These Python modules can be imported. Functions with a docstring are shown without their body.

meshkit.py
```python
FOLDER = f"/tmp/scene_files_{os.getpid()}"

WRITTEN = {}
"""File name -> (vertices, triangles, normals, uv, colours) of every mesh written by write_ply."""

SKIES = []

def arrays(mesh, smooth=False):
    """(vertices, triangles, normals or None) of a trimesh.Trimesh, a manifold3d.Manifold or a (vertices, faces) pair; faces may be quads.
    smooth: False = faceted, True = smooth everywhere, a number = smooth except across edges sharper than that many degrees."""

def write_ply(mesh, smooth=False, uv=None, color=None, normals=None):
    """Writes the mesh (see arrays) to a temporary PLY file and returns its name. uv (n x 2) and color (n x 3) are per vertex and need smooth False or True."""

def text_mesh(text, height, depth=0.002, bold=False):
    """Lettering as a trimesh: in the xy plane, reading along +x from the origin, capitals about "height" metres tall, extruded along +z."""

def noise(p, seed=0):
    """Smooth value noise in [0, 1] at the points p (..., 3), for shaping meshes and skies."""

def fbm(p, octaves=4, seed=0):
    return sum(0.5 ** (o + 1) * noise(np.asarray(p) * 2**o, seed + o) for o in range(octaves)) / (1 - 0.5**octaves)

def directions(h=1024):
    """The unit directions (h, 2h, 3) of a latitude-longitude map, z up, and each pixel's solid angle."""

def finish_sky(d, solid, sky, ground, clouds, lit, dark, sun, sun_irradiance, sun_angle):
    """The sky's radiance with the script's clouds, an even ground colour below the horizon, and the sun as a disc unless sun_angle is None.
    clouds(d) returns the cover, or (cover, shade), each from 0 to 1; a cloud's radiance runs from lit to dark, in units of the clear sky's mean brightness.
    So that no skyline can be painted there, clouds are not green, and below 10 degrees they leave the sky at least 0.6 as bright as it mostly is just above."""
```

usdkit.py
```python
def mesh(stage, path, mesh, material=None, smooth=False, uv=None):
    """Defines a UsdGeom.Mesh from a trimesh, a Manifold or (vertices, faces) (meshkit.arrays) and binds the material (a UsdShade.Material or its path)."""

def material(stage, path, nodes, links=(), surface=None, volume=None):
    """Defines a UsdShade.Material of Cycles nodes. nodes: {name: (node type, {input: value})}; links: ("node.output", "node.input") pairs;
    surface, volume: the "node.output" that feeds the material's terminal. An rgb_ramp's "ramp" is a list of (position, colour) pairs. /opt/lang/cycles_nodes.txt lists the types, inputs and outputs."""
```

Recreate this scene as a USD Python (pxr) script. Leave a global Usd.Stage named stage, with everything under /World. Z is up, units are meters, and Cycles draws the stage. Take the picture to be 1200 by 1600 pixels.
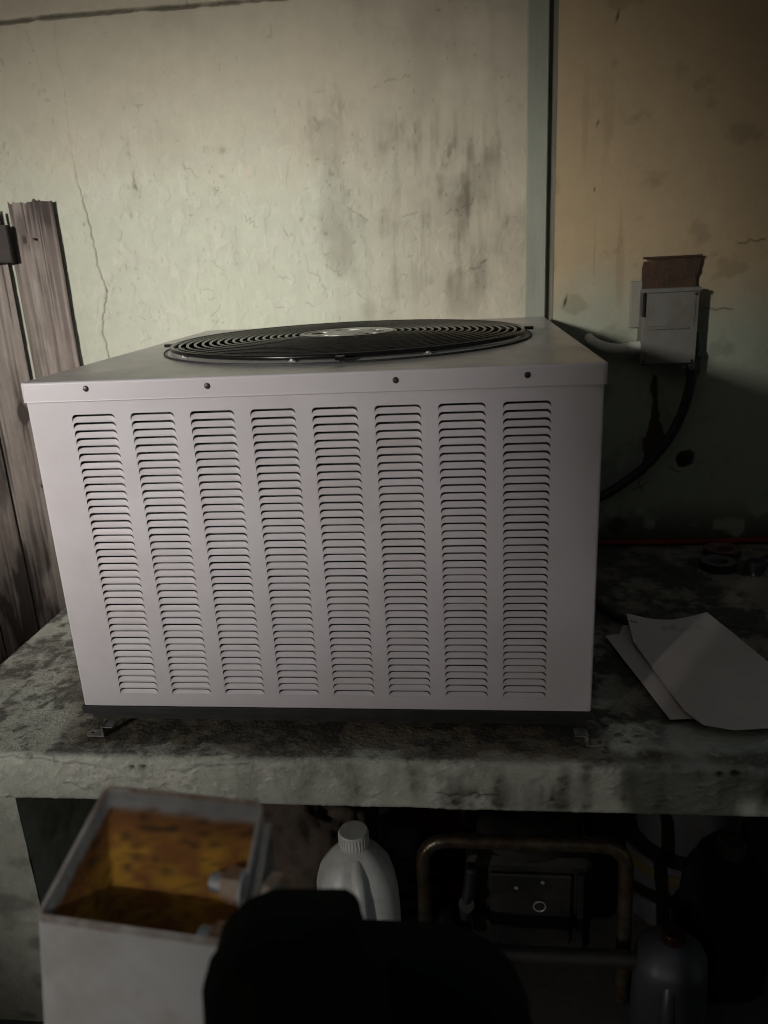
import math, numpy as np, trimesh, usdkit
from meshkit import fbm, noise
from pxr import Usd, UsdGeom, UsdLux, UsdShade, Gf, Sdf, Vt
from scipy.spatial import cKDTree
from shapely.geometry import Polygon, Point, LineString, box as sbox
from shapely.ops import unary_union

stage = Usd.Stage.CreateInMemory()
UsdGeom.SetStageUpAxis(stage, 'Z')
UsdGeom.Xform.Define(stage, '/World')
UsdGeom.Scope.Define(stage, '/World/Looks')
GZ = 0.65          # the ground is GZ below the foot of the unit's front panel (z = 0 in the coordinates used below)

# ------------------------------------------------------------------ camera
CAM = np.array([.6578, -1.088, .6952])
CR = np.array([0.99403265, 0.09787422, -0.04816363])
CD = np.array([-0.0153061, -0.31201713, -0.94995317])
CF = np.array([-0.10800381, 0.94502166, -0.30865714])
cam = UsdGeom.Camera.Define(stage, '/World/camera')
m = np.eye(4)
m[0, :3], m[1, :3], m[2, :3], m[3, :3] = CR, -CD, -CF, CAM + [0, 0, GZ]
cam.AddTransformOp().Set(Gf.Matrix4d(m.tolist()))
cam.CreateHorizontalApertureAttr(36.0)
cam.CreateVerticalApertureAttr(48.0)
cam.CreateFocalLengthAttr(36.0 * 1197 / 1200)
cam.CreateFStopAttr(7.0)
cam.CreateFocusDistanceAttr(1.42)
cam.CreateClippingRangeAttr((0.02, 2000.0))
cam.CreateExposureAttr(1.40)

# ------------------------------------------------------------------ night sky and the low beam of light from the front left
AZ, EL = math.radians(32), math.radians(11)
L = np.array([-math.sin(AZ) * math.cos(EL), -math.cos(AZ) * math.cos(EL), math.sin(EL)])
dome = UsdLux.DomeLight.Define(stage, '/World/sky')
dome.GetPrim().SetCustomDataByKey('kind', 'structure')
sky = usdkit.material(stage, '/World/Looks/sky', {
    's': ('sky_texture', dict(sky_type='single_scattering', sun_disc=False, sun_elevation=EL, aerosol_density=3., sun_rotation=math.atan2(L[0], L[1]))),
    'm': ('mix_color', dict(blend_type='multiply', fac=1., b=(1., .84, .66))),
    'b': ('background_shader', dict(strength=0.024))}, [('s.color', 'm.a'), ('m.result', 'b.color')], surface='b.background')
UsdShade.MaterialBindingAPI.Apply(dome.GetPrim()).Bind(sky)
sun = UsdLux.DistantLight.Define(stage, '/World/sun')
sun.CreateNormalizeAttr(True)
sun.CreateIntensityAttr(1.2)
sun.CreateAngleAttr(9.9)
sun.CreateColorAttr(Gf.Vec3f(1.0, .97, .92))
zc = L
xc = np.cross([0, 0, 1.0], zc); xc /= np.linalg.norm(xc)
yc = np.cross(zc, xc)
m = np.eye(4); m[0, :3], m[1, :3], m[2, :3] = xc, yc, zc
sun.AddTransformOp().Set(Gf.Matrix4d(m.tolist()))

# ------------------------------------------------------------------ helpers
used = {}
def numbered(path):
    n = used.get(path, -1) + 1
    used[path] = n
    return path if n == 0 else '%s_%03d' % (path, n)

class Thing:
    def __init__(s, name, label=None, cat=None, base=(0, 0, 0), group=None, kind=None):
        s.path = numbered('/World/' + name); s.base = np.array(base, float)
        x = UsdGeom.Xform.Define(stage, s.path)
        x.AddTranslateOp().Set(Gf.Vec3d(*(s.base + [0, 0, GZ]).tolist()))
        p = x.GetPrim()
        for k, v in dict(label=label, category=cat, group=group, kind=kind).items():
            if v: p.SetCustomDataByKey(k, v)
    def add(s, name, mesh, mat, smooth=30, parent=None, label=None, marks=None, kind=None):
        path = numbered((parent or s.path) + '/' + name)
        if isinstance(mesh, (list,)): mesh = trimesh.util.concatenate(mesh)
        if isinstance(mesh, tuple): mesh = trimesh.Trimesh(*mesh, process=False)
        mesh = mesh.copy(); mesh.apply_translation(-s.base)
        g = usdkit.mesh(stage, path, mesh, mat, smooth=True if marks is not None else smooth)
        if marks is not None:
            UsdGeom.PrimvarsAPI(g).CreatePrimvar('marks', Sdf.ValueTypeNames.Color3fArray, 'vertex').Set(Vt.Vec3fArray.FromNumpy(np.clip(marks, 0, 1).astype(np.float32)))
        if label: g.GetPrim().SetCustomDataByKey('label', label)
        if kind: g.GetPrim().SetCustomDataByKey('kind', kind)
        return path

def bx(x0, x1, y0, y1, z0, z1):
    b = trimesh.creation.box([x1 - x0, y1 - y0, z1 - z0]); b.apply_translation([(x0 + x1) / 2, (y0 + y1) / 2, (z0 + z1) / 2]); return b

def cbox(x0, x1, y0, y1, z0, z1, c=.002):
    """box with chamfered edges"""
    h = np.array([[x0, y0, z0], [x1, y1, z1]])
    pts = []
    for i in (0, 1):
        for j in (0, 1):
            for k in (0, 1):
                p = np.array([h[i, 0], h[j, 1], h[k, 2]]); s = np.array([1 - 2 * i, 1 - 2 * j, 1 - 2 * k]) * c
                pts += [p + s * [0, 1, 1], p + s * [1, 0, 1], p + s * [1, 1, 0]]
    return trimesh.convex.convex_hull(np.array(pts))

def frame_of(d):
    d = np.asarray(d, float) / np.linalg.norm(d)
    a = np.array([0, 0, 1.0]) if abs(d[2]) < .9 else np.array([1.0, 0, 0])
    u = np.cross(a, d); u /= np.linalg.norm(u)
    return u, np.cross(d, u), d

def cyl(p, q, r, n=20, r2=None):
    p, q = np.asarray(p, float), np.asarray(q, float)
    u, v, d = frame_of(q - p); r2 = r if r2 is None else r2
    a = np.linspace(0, 2 * np.pi, n, endpoint=False)
    ring = np.cos(a)[:, None] * u + np.sin(a)[:, None] * v
    V = np.vstack([p + ring * r, q + ring * r2, p, q])
    F = []
    for i in range(n):
        j = (i + 1) % n
        F += [[i, j, n + j], [i, n + j, n + i], [2 * n, j, i], [2 * n + 1, n + i, n + j]]
    return trimesh.Trimesh(V, F, process=False)

def smooth_path(pts, n=60):
    from scipy.interpolate import CubicSpline
    pts = np.asarray(pts, float)
    t = np.r_[0, np.cumsum(np.linalg.norm(np.diff(pts, axis=0), axis=1))]
    return CubicSpline(t, pts)(np.linspace(0, t[-1], n))

def tube(pts, r, n=14, closed=False):
    pts = np.asarray(pts, float); N = len(pts)
    if closed: T = np.roll(pts, -1, 0) - np.roll(pts, 1, 0)
    else: T = np.gradient(pts, axis=0)
    T /= np.linalg.norm(T, axis=1)[:, None]
    u = frame_of(T[0])[0]; a = np.linspace(0, 2 * np.pi, n, endpoint=False); V = []
    r = np.broadcast_to(r, (N,))
    for i in range(N):
        u = u - T[i] * (u @ T[i]); u /= np.linalg.norm(u); w = np.cross(T[i], u)
        V.append(pts[i] + (np.cos(a)[:, None] * u + np.sin(a)[:, None] * w) * r[i])
    V = np.vstack(V); F = []
    for i in range(N if closed else N - 1):
        k = (i + 1) % N
        for j in range(n):
            l = (j + 1) % n
            F += [[i * n + j, i * n + l, k * n + l], [i * n + j, k * n + l, k * n + j]]
    if not closed:
        V = np.vstack([V, pts[0], pts[-1]])
        for j in range(n):
            l = (j + 1) % n
            F += [[N * n, l, j], [N * n + 1, (N - 1) * n + j, (N - 1) * n + l]]
    return trimesh.Trimesh(V, F, process=False)

def lathe(profile, center, n=40, axis='z', sx=1.0, sy=1.0):
    prof = np.asarray(profile, float); a = np.linspace(0, 2 * np.pi, n, endpoint=False); N = len(prof)
    V = np.vstack([np.c_[r * np.cos(a) * sx, r * np.sin(a) * sy, np.full(n, z)] for r, z in prof]); F = []
    for i in range(N - 1):
        for j in range(n):
            l = (j + 1) % n
            F += [[i * n + j, i * n + l, (i + 1) * n + l], [i * n + j, (i + 1) * n + l, (i + 1) * n + j]]
    t = trimesh.Trimesh(V, F, process=False)
    if axis == 'x': t.apply_transform(trimesh.transformations.rotation_matrix(np.pi / 2, [0, 1, 0]))
    if axis == 'y': t.apply_transform(trimesh.transformations.rotation_matrix(-np.pi / 2, [1, 0, 0]))
    t.apply_translation(center); return t

def grid(U, V, fn):
    """quad grid as triangles; fn(u, v) -> points"""
    u, v = np.meshgrid(U, V, indexing='ij'); P = fn(u, v).reshape(-1, 3)
    n, k = len(U), len(V); i = np.arange(n * k).reshape(n, k)
    a, b, c, d = i[:-1, :-1].ravel(), i[1:, :-1].ravel(), i[1:, 1:].ravel(), i[:-1, 1:].ravel()
    return trimesh.Trimesh(P, np.vstack([np.c_[a, b, c], np.c_[a, c, d]]), process=False)

def steps(*spec):
    """steps(start, (end, step), ...)"""
    out = [np.array([spec[0]])]; at = spec[0]
    for e, s in spec[1:]:
        n = max(1, int(round((e - at) / s))); out.append(np.linspace(at, e, n + 1)[1:]); at = e
    return np.concatenate(out)

def sstep(a, b, x):
    t = np.clip((x - a) / (b - a), 0, 1); return t * t * (3 - 2 * t)

def xyz(*c):
    return np.stack(np.broadcast_arrays(*c), -1)

def dist_to(lines, u, v, step=.0012):
    pts = []
    for l in lines:
        l = np.asarray(l, float)
        for a, b in zip(l[:-1], l[1:]):
            k = max(2, int(np.linalg.norm(b - a) / step)); t = np.linspace(0, 1, k)[:, None]; pts.append(a + (b - a) * t)
    return cKDTree(np.vstack(pts)).query(np.c_[u.ravel(), v.ravel()], distance_upper_bound=.05)[0].clip(0, .05).reshape(u.shape)

def wiggle(p, q, rng, n=8, amp=.006):
    t = np.linspace(0, 1, n)[:, None]; p, q = np.asarray(p), np.asarray(q); o = (q - p)[::-1] * [1, -1]; o = o / (np.linalg.norm(o) + 1e-9)
    return p + (q - p) * t + o * (rng.normal(0, amp, (n, 1)) * np.sin(np.pi * t) ** .5)

# ------------------------------------------------------------------ materials
def mat(name, color, rough=.5, metallic=0., spec=.5, vary=.15, scale=8., bump=0., bscale=60., coat=0., stretch=(1, 1, 1), dirt=None, dirt_amt=.5, dirt_scale=6., rvary=.1):
    c = np.array(color, float)
    n = {'tc': ('texture_coordinate', {}), 'mp': ('mapping', dict(scale=stretch)),
         'n1': ('noise_texture', dict(scale=scale, detail=6., roughness=.6)),
         'rp': ('rgb_ramp', dict(ramp=[(.3, tuple(c * (1 - vary))), (.7, tuple(np.minimum(c * (1 + vary), .95)))])),
         'rr': ('map_range', dict(from_min=.3, from_max=.7, to_min=max(rough - rvary, .05), to_max=min(rough + rvary, 1))),
         'p': ('principled_bsdf', dict(metallic=metallic, specular_ior_level=spec, coat_weight=coat))}
    l = [('tc.object', 'mp.vector'), ('mp.vector', 'n1.vector'), ('n1.fac', 'rp.fac'), ('n1.fac', 'rr.value'), ('rr.result', 'p.roughness')]
    src = 'rp.color'
    if dirt is not None:
        n['n2'] = ('noise_texture', dict(scale=dirt_scale, detail=8., roughness=.65)); n['r2'] = ('rgb_ramp', dict(ramp=[(.5 - .2 * dirt_amt, (0, 0, 0)), (.78 - .2 * dirt_amt, (1, 1, 1))]))
        n['mx'] = ('mix_color', dict(b=tuple(dirt)))
        l += [('mp.vector', 'n2.vector'), ('n2.fac', 'r2.fac'), ('r2.color', 'mx.fac'), ('rp.color', 'mx.a')]
        src = 'mx.result'
    l.append((src, 'p.base_color'))
    if bump:
        n['n3'] = ('noise_texture', dict(scale=bscale, detail=5., roughness=.6)); n['b'] = ('bump', dict(strength=bump, distance=.004))
        l += [('mp.vector', 'n3.vector'), ('n3.fac', 'b.height'), ('b.normal', 'p.normal')]
    return usdkit.material(stage, '/World/Looks/' + name, n, l, surface='p.BSDF')

def marked(name, base_a, base_b, stain, chip, rough=.85, bump=.35, bscale=160., vary=.12):
    """plaster: 'marks' r = mould, dirt and painted-in shade, g = from paint a to paint b, b = paint lost to what is under it"""
    n = {'at': ('attribute', dict(attribute='marks')), 'sc': ('separate_color', {}), 'tc': ('texture_coordinate', {}),
         'n1': ('noise_texture', dict(scale=22., detail=8., roughness=.7)), 'n2': ('noise_texture', dict(scale=bscale, detail=4., roughness=.6)),
         'rv': ('rgb_ramp', dict(ramp=[(.3, (1 - vary,) * 3), (.7, (1, 1, 1))])),
         'm1': ('mix_color', dict(a=base_a, b=base_b)), 'm2': ('mix_color', dict(b=chip)), 'm3': ('mix_color', dict(b=stain)),
         'mv': ('mix_color', dict(blend_type='multiply', fac=1.)), 'b': ('bump', dict(strength=bump, distance=.003)), 'p': ('principled_bsdf', dict(roughness=rough, specular_ior_level=.3))}
    l = [('at.color', 'sc.color'), ('sc.g', 'm1.fac'), ('m1.result', 'm2.a'), ('sc.b', 'm2.fac'), ('m2.result', 'mv.a'), ('tc.object', 'n1.vector'), ('n1.fac', 'rv.fac'), ('rv.color', 'mv.b'),
         ('mv.result', 'm3.a'), ('sc.r', 'm3.fac'), ('m3.result', 'p.base_color'), ('tc.object', 'n2.vector'), ('n2.fac', 'b.height'), ('b.normal', 'p.normal')]
    return usdkit.material(stage, '/World/Looks/' + name, n, l, surface='p.BSDF')

M = {}
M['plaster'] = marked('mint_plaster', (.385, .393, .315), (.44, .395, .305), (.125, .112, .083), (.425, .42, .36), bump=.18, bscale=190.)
M['cream'] = marked('cream_plaster', (.27, .29, .225), (.36, .275, .165), (.035, .028, .018), (.075, .05, .032))
M['strip'] = mat('green_grey_plaster', (.20, .213, .172), .85, vary=.15, scale=12, bump=.25, bscale=120, stretch=(1, 1, .3))
M['shelf'] = marked('painted_concrete', (.55, .56, .48), (.20, .16, .115), (.06, .057, .047), (.68, .68, .60), rough=.8, bump=.9, bscale=130., vary=.28)
M['pier'] = mat('pier_plaster', (.34, .36, .30), .85, vary=.2, scale=9, bump=.35, bscale=70, dirt=(.12, .125, .10), dirt_amt=.4)
M['body'] = mat('mauve_grey_paint', (.475, .443, .463), .5, metallic=0., spec=.4, dirt=(.40, .36, .36), dirt_amt=.0, dirt_scale=3.5, vary=.03, scale=5, bump=.05, bscale=700, rvary=.04)
M['cap'] = mat('mauve_grey_cap_paint', (.47, .437, .455), .42, vary=.03, scale=5, bump=.05, bscale=700, rvary=.04)
M['top'] = mat('mauve_grey_top_paint', (.46, .44, .435), .33, metallic=.3, vary=.06, scale=5, bump=.05, bscale=700, dirt=(.33, .31, .29), dirt_amt=.25, dirt_scale=9)
M['black_metal'] = mat('black_steel', (.008, .008, .0082), .6, vary=.3, scale=30, bump=.1, bscale=200, dirt=(.02, .019, .018), dirt_amt=.2, dirt_scale=25)
M['black_plastic'] = mat('black_gloss_wire', (.005, .005, .0052), .25, spec=.3, vary=.2, scale=40, rvary=.05)
M['flange'] = mat('flange_paint', (.36, .35, .33), .4, vary=.15, scale=30)
M['hub'] = mat('hub_zinc', (.42, .42, .38), .45, metallic=.4, vary=.15, scale=40, dirt=(.2, .18, .15), dirt_amt=.2, dirt_scale=30)
M['coil'] = mat('dark_coil_fins', (.008, .008, .008), .6, metallic=0., vary=.3, scale=40)
M['blade'] = mat('fan_blade', (.014, .014, .015), .5, metallic=0.)
M['foot'] = mat('bracket_steel', (.30, .30, .29), .45, metallic=.5, vary=.25, scale=60, dirt=(.07, .05, .035), dirt_amt=.4, dirt_scale=40)
M['screw'] = mat('screw_head', (.04, .04, .042), .35, metallic=.6)
M['wood'] = mat('weathered_wood', (.215, .18, .155), .85, vary=.45, scale=6, bump=.8, bscale=26, stretch=(9, 9, .55), dirt=(.055, .042, .035), dirt_amt=.45, dirt_scale=2.2)
M['wood_b'] = mat('weathered_wood_pale', (.26, .22, .19), .85, vary=.45, scale=7, bump=.8, bscale=30, stretch=(8, 8, .5), dirt=(.06, .045, .038), dirt_amt=.35, dirt_scale=2.)
M['wood_c'] = mat('weathered_wood_dark', (.14, .118, .10), .9, vary=.5, scale=7, bump=.8, bscale=30, stretch=(8, 8, .5), dirt=(.04, .03, .026), dirt_amt=.6, dirt_scale=2.)
M['dark_wood'] = mat('dark_rail_wood', (.035, .028, .025), .9, vary=.4, scale=8, bump=.5, bscale=30, stretch=(.6, 8, 8))
M['box'] = mat('grey_box_paint', (.135, .132, .115), .6, vary=.12, scale=14, bump=.12, bscale=150, dirt=(.085, .07, .055), dirt_amt=.35, dirt_scale=14)
M['conduit'] = mat('pale_grey_conduit', (.58, .57, .49), .5, vary=.1, scale=20)
M['pvc'] = mat('grey_pvc', (.20, .19, .155), .5, vary=.1, scale=20)
M['rustwood'] = mat('rust_brown_board', (.06, .03, .016), .9, vary=.6, scale=22, bump=.8, bscale=60, dirt=(.02, .012, .008), dirt_amt=.5, dirt_scale=18)
M['cable'] = mat('black_cable', (.012, .012, .014), .38, vary=.2, scale=50)
M['rubber'] = mat('matt_black_rubber', (.005, .005, .005), .8, spec=.15, vary=.3, scale=20)
M['post'] = mat('grey_post_paint', (.70, .695, .70), .5, vary=.06, scale=9, bump=.12, bscale=160, dirt=(.50, .44, .40), dirt_amt=.0, dirt_scale=12)
M['zinc'] = mat('zinc_bolt', (.55, .56, .60), .4, metallic=.5, vary=.15, scale=60)
M['rustbolt'] = mat('rusty_bolt', (.55, .47, .40), .6, metallic=.2, vary=.15, scale=40, dirt=(.42, .17, .04), dirt_amt=.6, dirt_scale=45)
M['hdpe'] = mat('white_jug_plastic', (.72, .73, .72), .4, vary=.06, scale=10, dirt=(.4, .38, .34), dirt_amt=.2, dirt_scale=10)
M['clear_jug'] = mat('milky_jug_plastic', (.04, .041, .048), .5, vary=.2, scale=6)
M['red'] = mat('red_plastic', (.02, .002, .0015), .4)
M['dark_red'] = mat('dark_red_rubber', (.16, .018, .012), .6, vary=.3, scale=30, spec=.2)
M['yellow'] = mat('yellow_band', (.05, .036, .008), .6, vary=.2, scale=10)
M['bucket'] = mat('grey_bucket', (.045, .043, .045), .5, vary=.2, scale=9)
M['rail'] = mat('worn_steel_tube', (.10, .085, .065), .32, metallic=.7, vary=.3, scale=30, dirt=(.11, .055, .026), dirt_amt=.4, dirt_scale=22, bump=.2, bscale=120)
M['machine'] = mat('dark_machine_paint', (.016, .0155, .015), .5, vary=.3, scale=14, dirt=(.035, .03, .024), dirt_amt=.3, dirt_scale=12)
M['paper'] = mat('creased_paper', (.62, .55, .51), .8, vary=.07, scale=7, bump=.5, bscale=9)
M['ink'] = mat('faded_print', (.36, .32, .31), .8)
M['ink_dark'] = mat('black_print', (.05, .045, .045), .8)
M['tape'] = mat('black_tape', (.015, .015, .016), .4)
M['tape_side'] = mat('tape_roll_side', (.10, .10, .085), .6)
M['tape_red'] = mat('tape_roll_red_side', (.14, .07, .055), .6)
M['white'] = mat('white_card', (.25, .24, .23), .7)
M['sack'] = mat('brown_sack', (.09, .066, .05), .85, vary=.4, scale=10, bump=.4, bscale=40)
M['ground'] = mat('dark_ground', (.06, .056, .05), .9, vary=.35, scale=3, bump=.5, bscale=30)
M['yard'] = mat('added_wall_render', (.30, .29, .27), .9, vary=.15, scale=2, bump=.3, bscale=40)

# ------------------------------------------------------------------ ground
g = Thing('ground', kind='structure', base=(0, 0, -GZ))
g.add('ground_sheet', bx(-400, 400, -400, 400, -GZ - .3, -GZ), M['ground'], smooth=False)

# ------------------------------------------------------------------ added wall, unseen behind the camera, with openings cut to shape the light beam
DIST = 6.95; oy = .95 - DIST
def opening(tx, tz, w, h):
    ox, oz = tx + L[0] / -L[1] * DIST, tz + L[2] / -L[1] * DIST
    return sbox(ox - w / 2 / math.cos(AZ), oz - h / 2, ox + w / 2 / math.cos(AZ), oz + h / 2)
beam_gap, fill_gap = opening(.015, .51, 1.26, .61), opening(1.0, -.38, .235, .28)
yw = Thing('added_beam_wall', 'added unseen wall shaping the light with a wide opening and a small vent, across the yard', 'wall', (beam_gap.centroid.x, oy, -GZ))
def upright(poly, depth, y_):
    t = trimesh.creation.extrude_polygon(poly, depth, engine='earcut'); t.apply_transform(trimesh.transformations.rotation_matrix(np.pi / 2, [1, 0, 0])); t.apply_translation([0, y_, 0]); return t
yw.add('wall', upright(sbox(-12, -GZ, 7, 6).difference(beam_gap).difference(fill_gap), .10, oy), M['yard'], smooth=False)
yw.add('beam_gap_frame', upright(beam_gap.buffer(.05, join_style=2).difference(beam_gap), .03, oy + .031), M['box'], smooth=False)
yw.add('fill_gap_frame', upright(fill_gap.buffer(.025, join_style=2).difference(fill_gap), .02, oy + .021), M['box'], smooth=False)

# ------------------------------------------------------------------ back wall
rng = np.random.default_rng(5)
YB, YR, XC = .98, .89, .876
bw = Thing('plaster_wall', 'mint and beige plaster wall with a long crack, mould streaks and scuffs behind the unit', 'wall', (-.5, YB, -GZ))
M['shade_dark'] = mat('shade_painted_plaster', (.135, .13, .10), .9, vary=.4, scale=14, stretch=(1, 1, .3))  # dark colour stands in for shade in the corner gap and on the return
bw.add('wall_core', bx(-3.2, XC + .3, YB + .012, YB + .25, -GZ, 2.3), M['shade_dark'], smooth=False)
U = steps(-3.2, (-.75, .12), (XC - .062, .0026)); V = steps(-GZ, (.3, .08), (1.46, .0026), (2.3, .08))
u, v = np.meshgrid(U, V, indexing='ij')
crack = [[(-.326, 1.30), (-.334, 1.232), (-.331, 1.16), (-.335, 1.09), (-.337, 1.0), (-.333, .925), (-.326, .878), (-.318, .81), (-.314, .742), (-.308, .70), (-.299, .66), (-.309, .63), (-.322, .593), (-.331, .55), (-.324, .49), (-.322, .40)],
         [(-.405, 1.28), (-.395, 1.24), (-.385, 1.20), (-.387, 1.16)], [(-.35, 1.46), (-.348, 1.40), (-.334, 1.306)]]
crack = [np.array(c) for c in crack]
fine = [np.vstack([wiggle(a, b, rng, 7, .0022) for a, b in zip(c[:-1], c[1:])]) for c in crack]
small = []
for _ in range(80):                       # short curled hairlines where the paint lifts
    cx, cz = rng.uniform(-.28, .78), .50 + abs(rng.normal(0, .22)); a = rng.normal(-.6, .7); ln = rng.uniform(.012, .05); k = rng.normal(0, 25)
    t = np.linspace(0, ln, 8); ang = a + k * t + rng.normal(0, .25, 8)
    small.append(np.c_[cx + np.cumsum(np.cos(ang)) * ln / 8, cz + np.cumsum(np.sin(ang)) * ln / 8])
for a, b in (((-.05, .96), (.02, .91)), ((.02, .912), (.03, .88)), ((-.18, .84), (-.10, .825)), ((.32, .86), (.42, .80)), ((.45, 1.10), (.56, 1.13)), ((.60, .80), (.70, .83)), ((.66, .66), (.74, .70)), ((.30, .70), (.35, .66)), ((.10, .83), (.13, .80))):
    small.append(wiggle(a, b, rng, 14, .005))
dc, ds = dist_to(fine, u, v), dist_to(small, u, v)
groove_z = 1.302 + .004 * (noise(xyz(u * 9, 0 * u, 0 * u), 3) - .5) + .0012 * noise(xyz(u * 120, 0 * u, 0 * u), 8)
dg = np.abs(v - groove_z); gw = .0032 * (.55 + noise(xyz(u * 40, 0 * u, 1 + 0 * u), 4))
gl = np.exp(-(dg / gw) ** 4)
big = fbm(xyz(u * 3, v * 3, 0 * u), 4, 11); mid = fbm(xyz(u * 14, v * 14, 0 * u), 4, 21); lift = fbm(xyz(u * 38, v * 30, 0 * u), 3, 31)
streak = fbm(xyz(u * 30, v * 3.2, 0 * u), 4, 41); streak2 = fbm(xyz(u * 70, v * 7, 0 * u), 3, 51)
zone = np.exp(-((u - .63) / .13) ** 2) * sstep(1.07, .98, v) * sstep(.5, .7, v) + .6 * np.exp(-((u - .33 + .06 * (1.1 - v)) / .045) ** 2) * sstep(1.16, 1.10, v) * sstep(.92, 1.02, v) + .45 * np.exp(-((u - .45) / .12) ** 2) * sstep(1.1, .95, v) + .25 * np.exp(-((u - .05) / .3) ** 2) * sstep(.95, .8, v)
mould = np.clip(zone * (sstep(.47, .70, streak * .52 + mid * .48) * .50 + .25 * sstep(.52, .75, streak2) + .10), 0, 1) * .85
blot = sstep(.58, .8, fbm(xyz(u * 9, v * 7, 0 * u), 5, 61)) * .25
speck = sstep(.86, .92, noise(xyz(u * 110, v * 80, 0 * u), 71)) * sstep(.5, .65, mid) * .4
spots = sum(np.exp(-(((u - a) / c) ** 2 + ((v - b) / d) ** 2)) * e for a, b, c, d, e in ((-.188, 1.00, .006, .03, .55), (-.182, .94, .007, .03, .6), (-.176, .905, .013, .016, .9), (-.17, .93, .012, .012, .5), (-.209, .861, .004, .008, .8), (-.203, .845, .003, .008, .6), (.02, .99, .012, .008, .5), (.06, .985, .01, .008, .5), (.30, 1.03, .02, .03, .4), (.36, 1.06, .03, .03, .4), (.50, 1.19, .003, .003, .9), (.41, .80, .006, .004, .9), (-.335, .83, .003, .004, .9), (-.32, .90, .004, .004, .6), (-.299, .66, .003, .004, 1), (.632, .95, .018, .03, .55), (.615, .93, .01, .02, .5), (.545, .98, .006, .06, .45)))
spots = spots * (.35 + 1.1 * sstep(.4, .62, fbm(xyz(u * 110, v * 70, 0 * u), 3, 91)))
cw = .0009 + .0009 * sstep(1.0, .86, v) * (.5 + noise(xyz(u * 60, v * 60, 0 * u), 95))
lines = np.exp(-(dc / cw) ** 2) * (.35 + .6 * sstep(1.0, .86, v)) + np.exp(-(ds / .0012) ** 2) * .5 * sstep(.35, .6, noise(xyz(u * 45, v * 45, 0 * u), 96))
stain_dark = np.clip(mould + sstep(.28, .62, u + .12 * (mid - .5)) * sstep(.45, .6, v + .1 * (big - .5)) * (.13 + .20 * sstep(.36, .64, streak * .3 + mid * .35 + big * .35)) + blot * sstep(.2, .6, zone + .35) + speck * .7 + spots * .6 + lines + gl * .95, 0, 1)  # mould, soiling and cracks, plus beam falloff painted as darkening towards the right
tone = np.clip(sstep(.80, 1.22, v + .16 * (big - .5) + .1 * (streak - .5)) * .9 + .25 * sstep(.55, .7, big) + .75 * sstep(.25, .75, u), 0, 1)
tan = np.exp(-(((u - .123) / .009) ** 2 + ((v - .926) / .018) ** 2))
chip = np.clip(sstep(.60, .66, lift) * sstep(.45, .6, mid) * .5 * sstep(1.15, .8, v), 0, 1)
y = YB + .0025 * (big - .5) + .0016 * (mid - .5) - .0007 * sstep(.55, .62, lift) * sstep(1.2, .9, v) + .0016 * np.exp(-(dc / .0018) ** 2) * sstep(1.05, .9, v) + .0005 * np.exp(-(ds / .002) ** 2) + .006 * gl - .003 * sstep(.002, .006, v - groove_z)
bw.add('plaster', grid(U, V, lambda a, b: xyz(a, y, b)), M['plaster'], marks=np.stack([stain_dark, np.clip(tone + .7 * tan, 0, 1), chip], -1).reshape(-1, 3))
bw.add('corner_strip', cbox(XC - .062, XC - .011, YB - .006, YB + .02, -GZ, 2.3, .0025), M['strip'], label='smoother green grey strip at the corner')

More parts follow.
